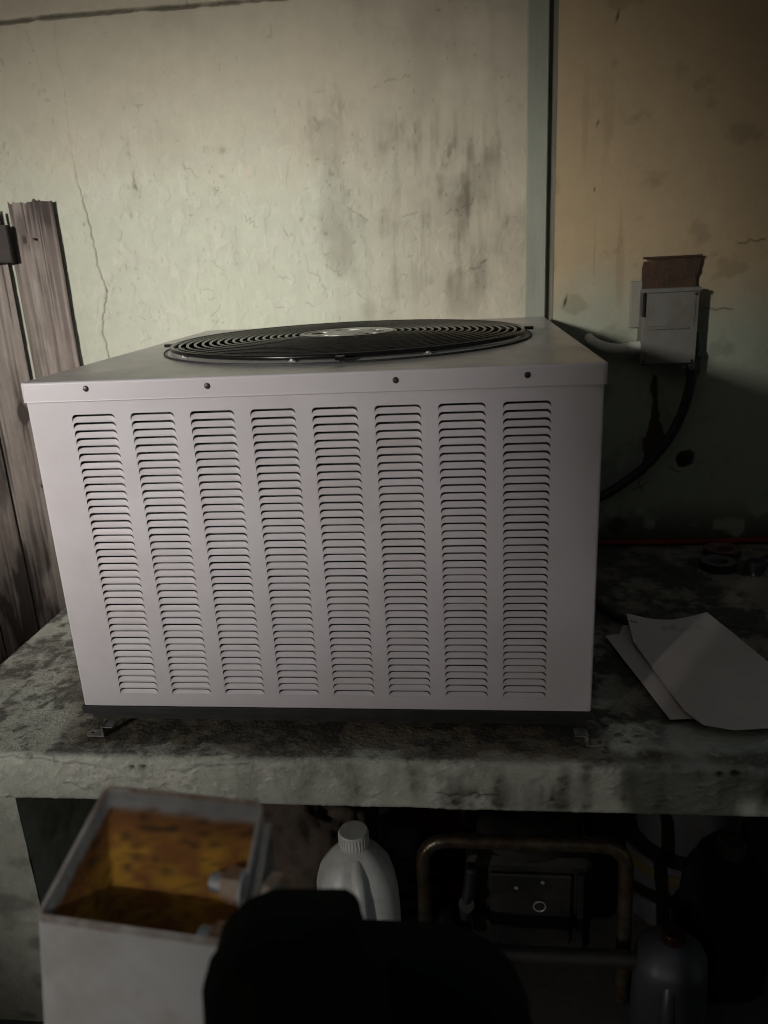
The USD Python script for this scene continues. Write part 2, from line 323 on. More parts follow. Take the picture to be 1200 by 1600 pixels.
# ------------------------------------------------------------------ right wall
rw = Thing('cream_wall', 'cream wall with green lower half, right of the unit, carrying the electrical box', 'wall', (1.4, YR, -GZ))
rw.add('wall_core', bx(XC, 3.2, YR + .010, YB + .25, -GZ, 2.3), M['shade_dark'], smooth=False)
U = steps(XC, (1.62, .003), (3.2, .1)); V = steps(-GZ, (-.06, .1), (1.42, .003), (2.3, .08))
u, v = np.meshgrid(U, V, indexing='ij')
patch = Polygon([(1.124, .40), (1.136, .385), (1.139, .335), (1.148, .28), (1.160, .243), (1.172, .240), (1.166, .225), (1.150, .205), (1.140, .175), (1.118, .150), (1.112, .135), (1.106, .14), (1.112, .19), (1.108, .235), (1.118, .24), (1.124, .29), (1.128, .335), (1.120, .36)]).buffer(.001)
from shapely import contains_xy, points as spts, distance as sdist
inside = contains_xy(patch, u, v); db = sdist(spts(np.c_[u.ravel(), v.ravel()]), patch.boundary).reshape(u.shape)
sd = np.where(inside, db, -db)
edge = .004 * (fbm(xyz(u * 90, v * 90, 0 * u), 3, 5) - .5) * 2
hole = np.hypot(u - 1.216, v - .179) + .012 * (fbm(xyz(u * 70, v * 70, 0 * u), 3, 15) - .5)
gone = np.clip(sstep(-.001, .003, sd + edge) + sstep(.026, .021, hole), 0, 1)
big = fbm(xyz(u * 3, v * 3, 0 * u), 4, 12); mid = fbm(xyz(u * 14, v * 14, 0 * u), 4, 22); streak = fbm(xyz(u * 34, v * 3, 0 * u), 4, 42)
low = sstep(.10, -.04, v) * sstep(.42, .6, fbm(xyz(u * 22, v * 22, 0 * u), 4, 77) + .25 * sstep(.06, -.04, v))
nicks = sum(np.exp(-(((u - a - .25 * (v - b)) / c) ** 2 + ((v - b) / d) ** 2)) for a, b, c, d in ((1.003, 1.185, .003, .011, ), (.968, .975, .0018, .006), (.966, .835, .0015, .005), (.905, .585, .003, .012)))
curl = dist_to([wiggle((1.178, .158), (1.205, .145), rng, 6, .003), wiggle((1.09, .10), (1.13, .12), rng, 6, .004), wiggle((1.10, .135), (1.115, .10), rng, 6, .004), wiggle((.955, .28), (.99, .255), rng, 8, .004), wiggle((1.235, .555), (1.30, .55), rng, 8, .003), wiggle((1.30, .70), (1.36, .705), rng, 8, .003)], u, v)
stain_dark = np.clip(low * .85 + nicks + np.exp(-(curl / .0018) ** 2) * .8 + .30 * sstep(.55, .72, streak) * sstep(1.3, .7, v) * np.exp(-((u - .97) / .09) ** 2) + .25 * sstep(.62, .75, mid), 0, 1)
tone = sstep(.47, .70, v + .14 * (big - .5) + .07 * (streak - .5) + .06 * (mid - .5))
y = YR + .0025 * (big - .5) + .0012 * (mid - .5) + .006 * gone + .002 * nicks
rw.add('plaster', grid(U, V, lambda a, b: xyz(a, y, b)), M['cream'], marks=np.stack([stain_dark, tone, gone], -1).reshape(-1, 3))
rw.add('pipe_stub', lathe([(.009, .01), (.009, -.002), (.0135, -.002), (.0135, .012)], (1.216, YR, .179), 28, 'y'), M['cable'])
rw.add('pale_patch', cbox(1.058, 1.12, YR - .010, YR + .006, .515, .625, .002), M['pvc'])

# ------------------------------------------------------------------ concrete shelf
XL, YF, ZT, ZB = -.30, -.072, -.05, -.136
sh = Thing('concrete_shelf', 'thick concrete shelf with mouldy flaking paint, carrying the unit', 'shelf', (.6, .4, -GZ))
sh.add('slab', bx(XL + .004, 2.6, YF + .008, YR + .004, ZB, ZT - .006), M['pier'], smooth=False)
S = steps(0, (.25, .0028), (.70, .0045), (1.05, .009)); U = steps(XL, (1.60, .0032), (2.6, .1))
u, s = np.meshgrid(U, S, indexing='ij')
front, rad = ZT - ZB, .012
def prof(s):
    a = front - rad; b = rad * np.pi / 2; t = np.clip((s - a) / b, 0, 1) * np.pi / 2
    yy = np.where(s < a, YF, np.where(s < a + b, YF + rad - rad * np.cos(t), YF + rad + s - a - b))
    zz = np.where(s < a, ZB + s, np.where(s < a + b, ZT - rad + rad * np.sin(t), ZT))
    ny = np.where(s < a, -1, np.where(s < a + b, -np.cos(t), 0)); nz = np.where(s < a, 0, np.where(s < a + b, np.sin(t), 1))
    return yy, zz, ny, nz
yy, zz, ny, nz = prof(s)
P = xyz(u, yy, zz)
big = fbm(P * 4, 4, 101); mid = fbm(P * 16, 4, 102); finer = fbm(P * 55, 4, 103); crust = fbm(P * [75, 95, 95] + 2.5 * fbm(P * 30, 3, 105)[..., None], 4, 106)
drip = fbm(xyz(u * 30, yy * 20, zz * 5), 4, 104)
isf = sstep(.006, -.01, s - front)      # 1 on the front face
under = sstep(-.03, .03, u) * sstep(.90, .84, u) * sstep(-.045, -.02, yy) * (1 - isf)  # soot under the unit, with the unit shadow painted into the same mask
right_brown = sstep(.84, .95, u) * sstep(.0, .09, yy)  # browner and darker on the shelf to the right of the unit
dirt_top = np.clip(sstep(.44, .56, mid * .45 + finer * .25 + crust * .3) * sstep(.34, .52, big + .12) * (.6 + .5 * sstep(.42, .58, crust)), 0, 1)
brown = np.clip(under * .95 + right_brown * .85 + .6 * sstep(.5, .62, big) * (1 - isf) + .85 * (1 - isf) * sstep(.10, .30, u) * sstep(-.075, -.05, yy) * sstep(-.02, -.045, yy) * sstep(.35, .55, mid + .1), 0, 1)
mould_f = isf * sstep(.40, .66, drip * .75 + mid * .25) * sstep(.10, .50, u) * sstep(-.01, .015, s) * (.55 + .15 * sstep(.40, .6, crust)) + .25 * isf * sstep(.45, .6, big) * sstep(.2, .6, u)
holes = sum(np.exp(-(((u - a) / .005) ** 2 + ((zz - b) / .0045) ** 2)) for a, b in ((.105, -.071), (.124, -.071), (1.030, -.063), (1.052, -.059))) * isf
orange = isf * np.exp(-(((u - .66) / .018) ** 2 + ((zz + .105) / .012) ** 2))
crk = dist_to([wiggle((.05, .065), (-.16, .085), rng, 12, .004), wiggle((.60, .030), (.70, .028), rng, 14, .002), wiggle((-.02, .03), (.03, .02), rng, 8, .003), wiggle((.16, .06), (.30, .075), rng, 10, .003)], u, s)
stain = np.clip(.85 * dirt_top * (1 - isf) + mould_f + holes + .6 * np.exp(-(crk / .0014) ** 2) + .5 * under * sstep(.45, .6, finer) + .15 * isf * sstep(.56, .64, crust * .6 + finer * .4) + .5 * right_brown * sstep(.42, .58, mid) + isf * sstep(.004, 0, s) * .5, 0, 1)
chip = sstep(.53, .565, crust * .55 + mid * .45) * .9 * (1 - .85 * under) * (1 - .8 * right_brown)
tone = np.clip(brown + orange * .8 + .2 * sstep(.5, .65, mid), 0, 1)
h = .004 * (big - .5) + .0034 * (mid - .5) + .0018 * (finer - .5) + .0016 * chip + .0032 * (crust - .5) * (.5 + .5 * isf) - .006 * holes - .002 * np.exp(-(crk / .002) ** 2) - .0015 * dirt_top
P = P + xyz(0 * u, ny * h, nz * h)
sh.add('painted_surface', trimesh.Trimesh(P.reshape(-1, 3), grid(U, S, lambda a, b: P).faces, process=False), M['shelf'], marks=np.stack([stain, tone, chip], -1).reshape(-1, 3))
U = steps(0, (.62, .004)); V = steps(-GZ, (ZB, .004))
def pier(name, f, nrm):
    a, b = np.meshgrid(U if name == 'inner_face' else U[U < .192], V, indexing='ij'); Q = f(a, b)
    k1, k2, k3 = fbm(Q * 6, 4, 201), fbm(Q * 22, 4, 202), fbm(Q * 60, 3, 203)
    Q = Q + np.array(nrm) * (.003 * (k1 - .5) + .003 * (k2 - .5) + .001 * k3)[..., None]
    t = trimesh.Trimesh(Q.reshape(-1, 3), grid(a[:, 0], V, lambda p, q: Q).faces, process=False)
    sh.add(name, t, M['shelf'], marks=np.stack([.55 * sstep(.5, .66, k2 * .6 + k1 * .4), .15 * k1, sstep(.55, .62, k3 * .5 + k2 * .5) * .6], -1).reshape(-1, 3), parent=pp)
pp = sh.add('pier', bx(XL, -.114, YF + .006, .62, -GZ, ZB - .001), M['pier'], smooth=False)
pier('front_face', lambda a, b: xyz(-.3 + a, YF + 0 * a, b), (0, -1, 0))
pier('inner_face', lambda a, b: xyz(-.111 + 0 * a, YF + a, b), (1, 0, 0))
sh.add('rear_wall', bx(-.11, 2.6, .70, .74, -GZ, ZB - .001), M['pier'], smooth=False)

# ------------------------------------------------------------------ fence boards at the left
fe = Thing('board_fence', 'weathered grey wooden board fence with a dark rail, left of the unit', 'fence', (-.6, .95, -GZ))
def board(x0, x1, y0, z1, tone, seed, th=.011, knots=(), dark=0.):
    zs = steps(-GZ, (-.30, .02), (z1 - .012, .0035), (z1, .002)); xs = np.linspace(x0, x1, 44)
    r = np.random.default_rng(seed); topn = np.interp(xs, np.linspace(x0, x1, 16), r.normal(0, .0022, 16))
    a, b = np.meshgrid(xs, zs, indexing='ij')
    b = b + topn[:, None] * sstep(z1 - .04, z1, b)
    warp = .006 * (fbm(xyz(a * 10, b * 2.2, 0 * a), 3, seed) - .5); kd = 0 * a
    for kx, kz, kr in knots:
        q = np.hypot((a - x0 - kx) / kr, (b - kz) / (kr * 1.7)); warp = warp + .012 * np.sign(a - x0 - kx) * np.exp(-q * .8); kd = np.maximum(kd, sstep(1.15, .75, q) + .45 * np.exp(-(np.hypot((a - x0 - kx) / kr, (b - kz) / (kr * 4.5)) / 1.3) ** 2))
    g1 = fbm(xyz((a + warp) * 130, b * 2.6, 0 * a), 4, seed + 1); g2 = fbm(xyz((a + warp) * 45, b * 1.6, 0 * a), 4, seed + 2); sp = fbm(xyz(a * 16, b * 5, 0 * a), 4, seed + 3)
    splits = sum(np.exp(-((a - x0 - sx - .3 * warp) / .0011) ** 2) * sstep(z1 - sl, z1 - sl * .7, b) for sx, sl in zip(r.uniform(.01, x1 - x0 - .01, 4), r.uniform(.05, .35, 4)))
    topd = sstep(z1 - .14, z1, b) * sstep(.38, .6, sp)
    stain = np.clip(.75 * sstep(.50, .66, g1) * .6 + .55 * sstep(.5, .68, g2 * .6 + sp * .4) + kd + splits + .8 * topd + dark * sstep(.35, .6, sp) + .6 * sstep(.1, -.15, b) * sstep(.4, .55, sp), 0, 1)
    yv = y0 + .002 * ((a - (x0 + x1) / 2) / (x1 - x0) * 2) ** 2 + .0016 * (g1 - .5) + .0012 * splits + .0012 * stain
    p = fe.add('board', bx(x0 + .0008, x1 - .0008, y0 + .0035, y0 + th, -GZ, z1 - .004), M['wood_c'], smooth=False)
    fe.add('face', grid(xs, zs, lambda p_, q_: xyz(a + .0012 * (g2 - .5), yv, b)), M['timber'], marks=np.stack([stain, np.clip(tone + .5 * (g2 - .5) * 2, 0, 1), .0 * a + .35 * sstep(.6, .7, fbm(xyz(a * 180, b * 6, 0 * a), 3, seed + 4))], -1).reshape(-1, 3), parent=p)
    return p
M['timber'] = marked('weathered_timber', (.19, .155, .135), (.30, .255, .225), (.040, .030, .026), (.38, .34, .31), rough=.85, bump=.3, bscale=300., vary=.25)
b1 = board(-.529, -.407, .966, .893, .45, 3, knots=((.03, .80, .006), (.085, .30, .010), (.05, -.05, .012)))
board(-.684, -.561, .967, .872, .6, 4, knots=((.085, .335, .018), (.10, .12, .004), (.03, .62, .008)))
board(-.812, -.691, .966, .86, .1, 5, dark=.6)
board(-.942, -.818, .966, .87, .3, 6)
fe.add('rail', cbox(-1.2, -.531, .945, .966, .744, .838, .003), M['dark_wood'])
fe.add('batten', cbox(-.546, -.527, .972, .979, -GZ, .742, .002), M['wood_c'])
for i, (a, b) in enumerate(((-.556, .006), (-.570, .005), (-.586, .007))):
    fe.add('splinter', cbox(a - b / 2, a + b / 2, .955, .961, .839, .872 + .006 * i, .001), M['wood_b'])
for a, b in ((-.470, .800), (-.600, .79)):
    fe.add('nail', cyl((a, .966, b), (a, .959 if a > -.5 else .938, b), .0032, 12), M['dark_wood'])

# ------------------------------------------------------------------ condenser unit
W, D, H = .85, .885, .5514
ac = Thing('condensing_unit', 'large mauve grey metal condensing unit with eight louver columns and round black fan grille', 'air conditioner', (W / 2, D / 2, ZT))
def rrect(x0, x1, y0, y1, r, n=6):
    pts = []
    for cx, cy, a in ((x1 - r, y0 + r, -90), (x1 - r, y1 - r, 0), (x0 + r, y1 - r, 90), (x0 + r, y0 + r, 180)):
        for t in np.radians(np.linspace(a, a + 90, n)): pts.append((cx + r * math.cos(t), cy + r * math.sin(t)))
    return np.array(pts)
# cap: skirt swept round the rim, then the top sheet with its round hole
o = .004
pro = [(o - .0012, -.0302), (o + .0002, -.0300), (o + .0004, -.0290), (o, -.0278), (o, -.0035)] + [(o - .0035 + .0035 * math.cos(t), -.0035 + .0035 * math.sin(t)) for t in np.radians((18, 36, 54, 72, 90))]
loops = [np.c_[rrect(-q, W + q, -q, D + q, .005 + q), np.full(24, H + z)] for q, z in pro]
n = 24; F = []
for i in range(len(loops) - 1):
    for j in range(n):
        l = (j + 1) % n; F += [[i * n + j, i * n + l, (i + 1) * n + l], [i * n + j, (i + 1) * n + l, (i + 1) * n + j]]
rim = trimesh.Trimesh(np.vstack(loops), F, process=False)
FC = np.array([.43, .445]); FR = .325
sheet = Polygon(loops[-1][:, :2]).difference(Point(FC).buffer(FR, 48))
ts = trimesh.creation.extrude_polygon(sheet, .0012, engine='earcut'); ts.apply_translation([0, 0, H - .0012])
cap = ac.add('top_cap', rim, M['cap'], smooth=40)
ac.add('top_sheet', ts, M['top'], smooth=False, parent=cap)
for x, z in ((.1, .54), (.285, .538), (.56, .537), (.744, .538)):
    s_ = ac.add('screw', [lathe([(.0001, -.0028), (.0032, -.0024), (.0045, -.0006), (.0047, .0006)], (x, -o, z), 18, 'y'), bx(x - .0028, x + .0028, -o - .0031, -o - .0027, z - .0004, z + .0004)], M['screw'], parent=cap)
# front panel with the louver openings
LX0, LPX, LW, LZ0, LPZ, LH = .0685, .0917, .0672, .501, .01197, .0106
def slot(x, zt, w=LW, h=LH, r=.0062):
    pts = [(x, zt - h), (x + w, zt - h)] + [(x + w - r + r * math.cos(t), zt - r + r * math.sin(t)) for t in np.radians((0, 22, 45, 68, 90))] + [(x + r + r * math.cos(t), zt - r + r * math.sin(t)) for t in np.radians((90, 112, 135, 158, 180))]
    return pts
outer = [(.004, 0), (W - .004, 0), (W - .004, H - .024), (.004, H - .024)]
holes_ = [slot(LX0 + c * LPX, LZ0 - r * LPZ) for c in range(8) for r in range(40)]
fp = trimesh.creation.extrude_polygon(Polygon(outer, holes_), .0011, engine='earcut')
fp.apply_transform(trimesh.transformations.rotation_matrix(np.pi / 2, [1, 0, 0])); fp.apply_translation([0, .0011, 0])
front_panel = ac.add('front_panel', fp, M['body'], smooth=False)
# one louver: hinged along its lower edge, its upper edge pressed inwards and cut short of the opening
us = np.array([0, .025, .06, .10, .2, .5, .8, .90, .94, .975, 1.]); vs = np.array([0, .12, .4, .75, 1.])
uu, vv = np.meshgrid(us, vs, indexing='ij')
ex = np.minimum(uu, 1 - uu) * LW
arch = np.where(ex < .008, np.sqrt(np.clip(1 - (1 - ex / .008) ** 2, 0, 1)), 1)
topz = (LH - .0039) * (.16 + .84 * arch)
dep_ = .0036 * vv ** .8 * sstep(-.001, .009, ex)
lou = xyz(uu * LW, .0006 + dep_, topz * vv)
lou_m = trimesh.Trimesh(lou.reshape(-1, 3), grid(us, vs, lambda a, b: lou).faces, process=False)
rows_single = 37; jit = np.random.default_rng(12)
rest = []
for r in range(40):
    for c in range(8):
        t = lou_m.copy(); t.vertices[:, 1] *= 1 + jit.normal(0, .09); t.vertices[:, 2] *= 1 + jit.normal(0, .018); t.vertices[:, 1] += t.vertices[:, 0] * jit.normal(0, .004); t.apply_translation([LX0 + c * LPX, 0, LZ0 - r * LPZ - LH])
        if r < rows_single: ac.add('louver', t, M['body'], smooth=True, parent=front_panel)
        else: rest.append(t)
ac.add('lowest_louvers', rest, M['body'], smooth=True, parent=front_panel, kind='stuff')
def corner(x, y, sx, sy, r=.004):
    t = np.linspace(0, np.pi / 2, 6); p = np.c_[x + sx * r * (1 - np.sin(t)), y + sy * r * (1 - np.cos(t))]
    V_ = np.vstack([np.c_[p, np.zeros(6)], np.c_[p, np.full(6, H - .024)]]); F_ = []
    for i in range(5): F_ += [[i, i + 1, 7 + i], [i, 7 + i, 6 + i]]
    return trimesh.Trimesh(V_, F_, process=False)
ac.add('side_panel', [bx(0, .0011, .004, D - .002, 0, H - .024), corner(0, 0, 1, 1)], M['body'], smooth=40)
ac.add('side_panel', [bx(W - .0011, W, .004, D - .002, 0, H - .024), corner(W, 0, -1, 1)], M['body'], smooth=40)
ac.add('rear_panel', bx(.002, W - .002, D - .0011, D, 0, H - .024), M['body'], smooth=False)
ac.add('coil', [bx(.03, W - .03, .028, .05, .01, H - .03)] + [bx(.03, W - .03, .022, .028, z, z + .004) for z in np.arange(.02, H - .04, .025)], M['coil'], smooth=False)
ac.add('base_pan', [cbox(-.003, W + .003, -.004, D + .003, -.0145, -.0005, .001), bx(.009, W - .006, .006, D - .006, -.029, -.0146)], M['black_metal'], smooth=False)
def foot(x, y, sx, sy):
    tab = unary_union([sbox(0, -.009, .022, .009), Point(.022, 0).buffer(.009, 12)]).difference(Point(.020, 0).buffer(.0035, 10))
    t = trimesh.creation.extrude_polygon(tab, .003, engine='earcut'); t.vertices[:, 0] *= sx
    if sx < 0: t.invert()
    t.apply_translation([x, y, ZT + .001])
    ac.add('foot', [t, cbox(min(x - sx * .003, x + sx * .001), max(x - sx * .003, x + sx * .001), y - .009, y + .009, ZT + .001, -.028, .0006), bx(min(x, x - sx * .02), max(x, x - sx * .02), y - .009, y + .012 * sy, -.031, -.0291)], M['foot'], smooth=30)
foot(.034, -.012, -1, 1); foot(.842, -.016, 1, 1); foot(.034, D - .01, -1, 1); foot(.842, D - .01, 1, 1)
# fan: shroud, blades, motor, flange, grille
ac.add('fan_shroud', lathe([(FR - .002, H - .0015), (FR - .006, H - .02), (FR - .006, H - .16)], (*FC, 0), 96), M['coil'], smooth=40)
ac.add('fan_motor', lathe([(.0, H - .03), (.06, H - .03), (.07, H - .04), (.07, H - .13), (0, H - .13)], (*FC, 0), 32), M['blade'], smooth=40)
for k in range(4):
    a0 = k * np.pi / 2 + .3
    ac.add('fan_blade', grid(np.linspace(.06, .30, 10), np.linspace(-.55, .55, 10), lambda r, t: xyz(FC[0] + r * np.cos(a0 + t), FC[1] + r * np.sin(a0 + t), H - .075 + .05 * t)), M['blade'], smooth=True)
ac.add('flange', lathe([(.322, H + .0035), (.3235, H + .005), (.350, H + .0022), (.3535, H + .0022), (.3545, H + .0014), (.3545, H + .0002)], (*FC, 0), 128), M['flange'], smooth=40)
ac.add('flange_edge', lathe([(.3535, H + .0023), (.3548, H + .0036), (.3560, H + .0023), (.3560, H + .0004)], (*FC, 0), 128), M['black_metal'], smooth=60)
def hdome(r): return H + .0165 - .006 * (r / .34) ** 2
ga = np.linspace(0, 2 * np.pi, 160, endpoint=False)
for r in np.linspace(.094, .340, 18):
    ac.add('grille_ring', tube(np.c_[FC[0] + r * np.cos(ga), FC[1] + r * np.sin(ga), np.full(160, hdome(r))], (.0029 if r < .339 else .0040), 8, True), M['black_plastic'], smooth=True)
for k in range(4):
    a0 = math.radians(6 + 90 * k); d = np.array([math.cos(a0), math.sin(a0)])
    rr = np.linspace(.07, .346, 12)
    p = np.c_[FC[0] + rr * d[0], FC[1] + rr * d[1], hdome(rr) - .0048]
    e = np.array([*(FC + d * .352), H + .009]); u_ = np.array([*d, 0]); w_ = np.array([-d[1], d[0], 0])
    tab = trimesh.convex.convex_hull(np.array([e + u_ * a * .012 + w_ * b * .007 + np.array([0, 0, c * .003]) for a in (-1, 1) for b in (-1, 1) for c in (-1, 1)]))
    ac.add('grille_spoke', [tube(p, .003, 8), tab], M['black_plastic'], smooth=40)
for a0 in (-97, -60, -140, 35, 80, 140):
    c = FC + .339 * np.array([math.cos(math.radians(a0)), math.sin(math.radians(a0))])
    ac.add('clip_screw', [lathe([(.0001, .0032), (.0042, .0026), (.0050, 0), (.0050, -.001)], (*c, H + .006), 14), cbox(c[0] - .006, c[0] + .006, c[1] - .004, c[1] + .004, H + .003, H + .0058, .0008)], M['foot'], smooth=40)
disc = Point(0, 0).buffer(.0905, 40)
for k in range(5):
    a0 = math.radians(25 + 72 * k); disc = disc.difference(LineString([(.062 * math.cos(a0 - .22), .062 * math.sin(a0 - .22)), (.064 * math.cos(a0), .064 * math.sin(a0)), (.062 * math.cos(a0 + .22), .062 * math.sin(a0 + .22))]).buffer(.0125, 8))
hd = trimesh.creation.extrude_polygon(disc, .002, engine='earcut'); hd.apply_translation([FC[0], FC[1], H + .0150])
ac.add('hub_plate', [hd, lathe([(.0, .0188), (.026, .0186), (.030, .0180), (.031, .0168)], (*FC, H), 32), lathe([(.086, .0170), (.0875, .0188), (.0905, .0188), (.0915, .0170), (.0915, .012)], (*FC, H), 64)], M['hub'], smooth=40)

# ------------------------------------------------------------------ electrical box on the right wall
eb = Thing('electrical_box', 'grey metal electrical box with raised lid under a rusty board on the cream wall', 'electrical box', (1.14, YR, .52))
by = .835
eb.add('enclosure', cbox(1.080, 1.204, by + .004, YR + .004, .430, .606, .003), M['box'])
lid = eb.add('lid', [cbox(1.078, 1.206, by - .004, by + .003, .432, .604, .002), cbox(1.076, 1.208, by - .008, by + .02, .598, .608, .0015)], M['box'])
eb.add('pressed_panel', cbox(1.094, 1.196, by - .007, by - .0041, .522, .585, .0025), M['box'], parent=lid)
eb.add('lid_ridge', cbox(1.100, 1.186, by - .0085, by - .0041, .513, .518, .002), M['box'], parent=lid)
for x_, z_ in ((1.086, .438), (1.198, .438), (1.198, .592)): eb.add('screw', lathe([(.0001, -.0022), (.003, -.0016), (.0038, 0)], (x_, by - .004, z_), 12, 'y'), M['screw'], parent=lid)
eb.add('hasp', [bx(1.075, 1.0795, by - .012, by + .012, .545, .60)], M['screw'])
rb = Thing('rusty_board', 'rust brown broken board fixed to the wall just above the electrical box', 'board', (1.14, YR, .62))
pg = Polygon([(1.083, .598), (1.083, .655), (1.086, .668), (1.150, .673), (1.213, .679), (1.214, .664), (1.210, .652), (1.211, .640), (1.204, .628), (1.206, .604), (1.19, .598)])
t = trimesh.creation.extrude_polygon(pg, .022, engine='earcut'); t.apply_transform(trimesh.transformations.rotation_matrix(np.pi / 2, [1, 0, 0])); t.apply_translation([0, YR + .004, 0])
rb.add('board', t, M['rustwood'], smooth=False)
rb.add('edge_strip', cbox(1.081, 1.215, YR - .022, YR - .014, .674, .679, .001), M['rustwood'])
cd = Thing('grey_conduit', 'short grey bent conduit entering the left side of the electrical box', 'conduit', (1.03, .85, .47))
cp = smooth_path([(.965, YR + .01, .497), (.972, .872, .487), (.995, .862, .476), (1.03, .860, .470), (1.062, .860, .470)], 40)
cd.add('pipe', tube(cp, .0115, 18), M['conduit'], smooth=True)
cd.add('coupling', cyl((1.056, .860, .470), (1.081, .860, .470), .0155, 24), M['conduit'], smooth=40)
bc = Thing('black_conduit', 'thick black flexible conduit hanging from the electrical box down behind the unit', 'cable', (1.1, .86, .2))
kp = smooth_path([(1.211, .862, .445), (1.210, .862, .41), (1.197, .862, .32), (1.155, .862, .225), (1.095, .862, .155), (1.005, .864, .090), (.90, .868, .04)], 80)
bc.add('conduit', tube(kp, .0118, 16), M['cable'], smooth=True)
bc.add('gland', [cyl((1.211, .862, .40), (1.211, .862, .455), .017, 6), cyl((1.2035, .862, .445), (1.222, .862, .448), .016, 20), cyl((1.2135, .862, .452), (1.208, .862, .50), .012, 16)], M['cable'], smooth=40)
rh = Thing('red_hose', 'thin dark red hose lying along the foot of the cream wall', 'hose', (1.05, .865, ZT))
rh.add('hose', tube(smooth_path([(.80, .868, ZT + .012), (.95, .866, ZT + .012), (1.06, .868, ZT + .011), (1.16, .872, ZT + .009), (1.30, .876, ZT + .009), (1.6, .87, ZT + .009)], 60), .008, 12), M['dark_red'], smooth=True)
wc = Thing('black_cable', 'black cable running from the unit under the loose papers on the shelf', 'cable', (.95, .4, ZT))
wc.add('cable', tube(smooth_path([(.86, .60, ZT + .04), (.90, .545, ZT + .03), (.945, .475, ZT + .012), (.985, .405, ZT + .009), (1.04, .355, ZT + .007), (1.12, .34, ZT + .007)], 50), .0085, 12), M['cable'], smooth=True)

# ------------------------------------------------------------------ papers
def paper(name, label, poly, z0, amp, seed, curl=None, kind='paper'):
    t = Thing(name, label, kind, (*np.mean(poly, 0), ZT))
    pg = Polygon(poly); tri = trimesh.creation.triangulate_polygon(pg.segmentize(.008), engine='earcut')
    m_ = trimesh.Trimesh(np.c_[tri[0], np.zeros(len(tri[0]))], tri[1], process=False)
    b = pg.bounds; gx = np.arange(b[0], b[2], .007); gy = np.arange(b[1], b[3], .007)
    from scipy.spatial import Delaunay
    q = np.array([(a, c) for a in gx for c in gy if pg.buffer(-.003).contains(Point(a, c))]); e = np.array(pg.segmentize(.006).exterior.coords[:-1]); q = np.vstack([q, e])
    dl = Delaunay(q); f = dl.simplices; c = q[f].mean(1); f = f[[pg.buffer(.0002).contains(Point(*x)) for x in c]]
    z = z0 + amp * fbm(xyz(q[:, 0] * 6, q[:, 1] * 6, 0 * q[:, 0]), 3, seed) + (curl(q) if curl else 0)
    v3 = np.c_[q, z]
    top = trimesh.Trimesh(v3, f, process=False)
    if top.face_normals[:, 2].mean() < 0: f = f[:, ::-1]
    both = trimesh.Trimesh(np.vstack([v3, v3 - [0, 0, .0003]]), np.vstack([f, f[:, ::-1] + len(v3)]), process=False)
    t.add('sheet', both, M['paper'], smooth=True)
    from scipy.interpolate import LinearNDInterpolator
    return t, LinearNDInterpolator(q, z)
low = np.array([(.932, .342), (.962, .352), (.975, .39), (1.10, .40), (1.15, .10), (1.06, .045), (1.015, .048), (.985, .045)])
paper('loose_paper', 'lower sheet of paper showing at the left edge of the pile beside the unit', low, ZT + .005, .004, 7)
fold = lambda q: .014 * np.clip(1 - np.linalg.norm(q - [.985, .395], axis=1) / .09, 0, 1) ** 1.5 + .012 * np.clip((.05 - q[:, 1]) / .06, 0, 1) ** 2 + 0.0012 * np.sin(q[:, 0] * 22 + q[:, 1] * 14)
upp = np.array([(.978, .300), (.983, .398), (1.03, .392), (1.08, .402), (1.115, .415), (1.155, .434), (1.205, .227), (1.215, .05), (1.126, .002), (1.066, -.010), (1.028, .012), (1.012, .06)])
pt, pz = paper('loose_paper', 'large top sheet of paper with a folded corner and faint print, right of the unit', upp, ZT + .0135, .004, 9, fold)
ink = []
r8 = np.random.default_rng(8)
for (a, b), (c, d), k in (((1.045, .362), (1.075, .372), 3), ((1.08, .352), (1.125, .376), 2)):
    for j in range(k):
        for s_ in np.arange(0, 1, .12):
            if r8.random() < .75:
                x = a + (c - a) * s_; y_ = b + (d - b) * s_ - .008 * j; ink.append((x, y_, .0035, .0012))
def inkmesh(items):
    out = []
    for x, y_, w_, h_ in items:
        z = float(pz(x, y_))
        if not np.isnan(z): out.append(bx(x - w_ / 2, x + w_ / 2, y_ - h_ / 2, y_ + h_ / 2, z + .0004, z + .0010))
    return out
pt.add('faint_print', inkmesh(ink), M['ink'], smooth=False, kind='stuff')
pt.add('printed_dash', inkmesh([(.986 + .003 * i, .372 - .0012 * i, .003, .0022) for i in range(5)]), M['ink_dark'], smooth=False)

# ------------------------------------------------------------------ small things at the back right of the shelf
def roll(name, label, x, y_, z, r, h_, side, cat='tape roll'):
    t = Thing(name, label, cat, (x, y_, z))
    t.add('tape', lathe([(r * .55, z + .001), (r, z), (r, z + h_), (r * .97, z + h_)], (x, y_, 0), 40), M['tape'], smooth=40)
    t.add('roll_face', lathe([(r * .97, z + h_ - .0005), (r * .55, z + h_ - .001), (r * .5, z + h_ - .004), (r * .5, z)], (x, y_, 0), 40), side, smooth=40)
roll('tape_roll', 'black tape roll with dull grey top, nearest on the shelf by the wall', 1.262, .715, ZT, .042, .020, M['tape_side'])
roll('tape_roll', 'reddish topped tape roll behind the black one by the wall', 1.30, .805, ZT, .045, .018, M['tape_red'])
kn = Thing("black_plug", "small black plug with a thick stem lying beside the tape rolls", "plug", (1.335, .675, ZT))
kn.add('knob', lathe([(0, .034), (.018, .034), (.023, .029), (.023, .012), (.015, .008), (.016, 0)], (1.335, .675, ZT), 28), M['cable'], smooth=40)
kn.add('stem', cyl((1.335, .675, ZT + .02), (1.385, .71, ZT + .03), .012, 16), M['cable'], smooth=40)

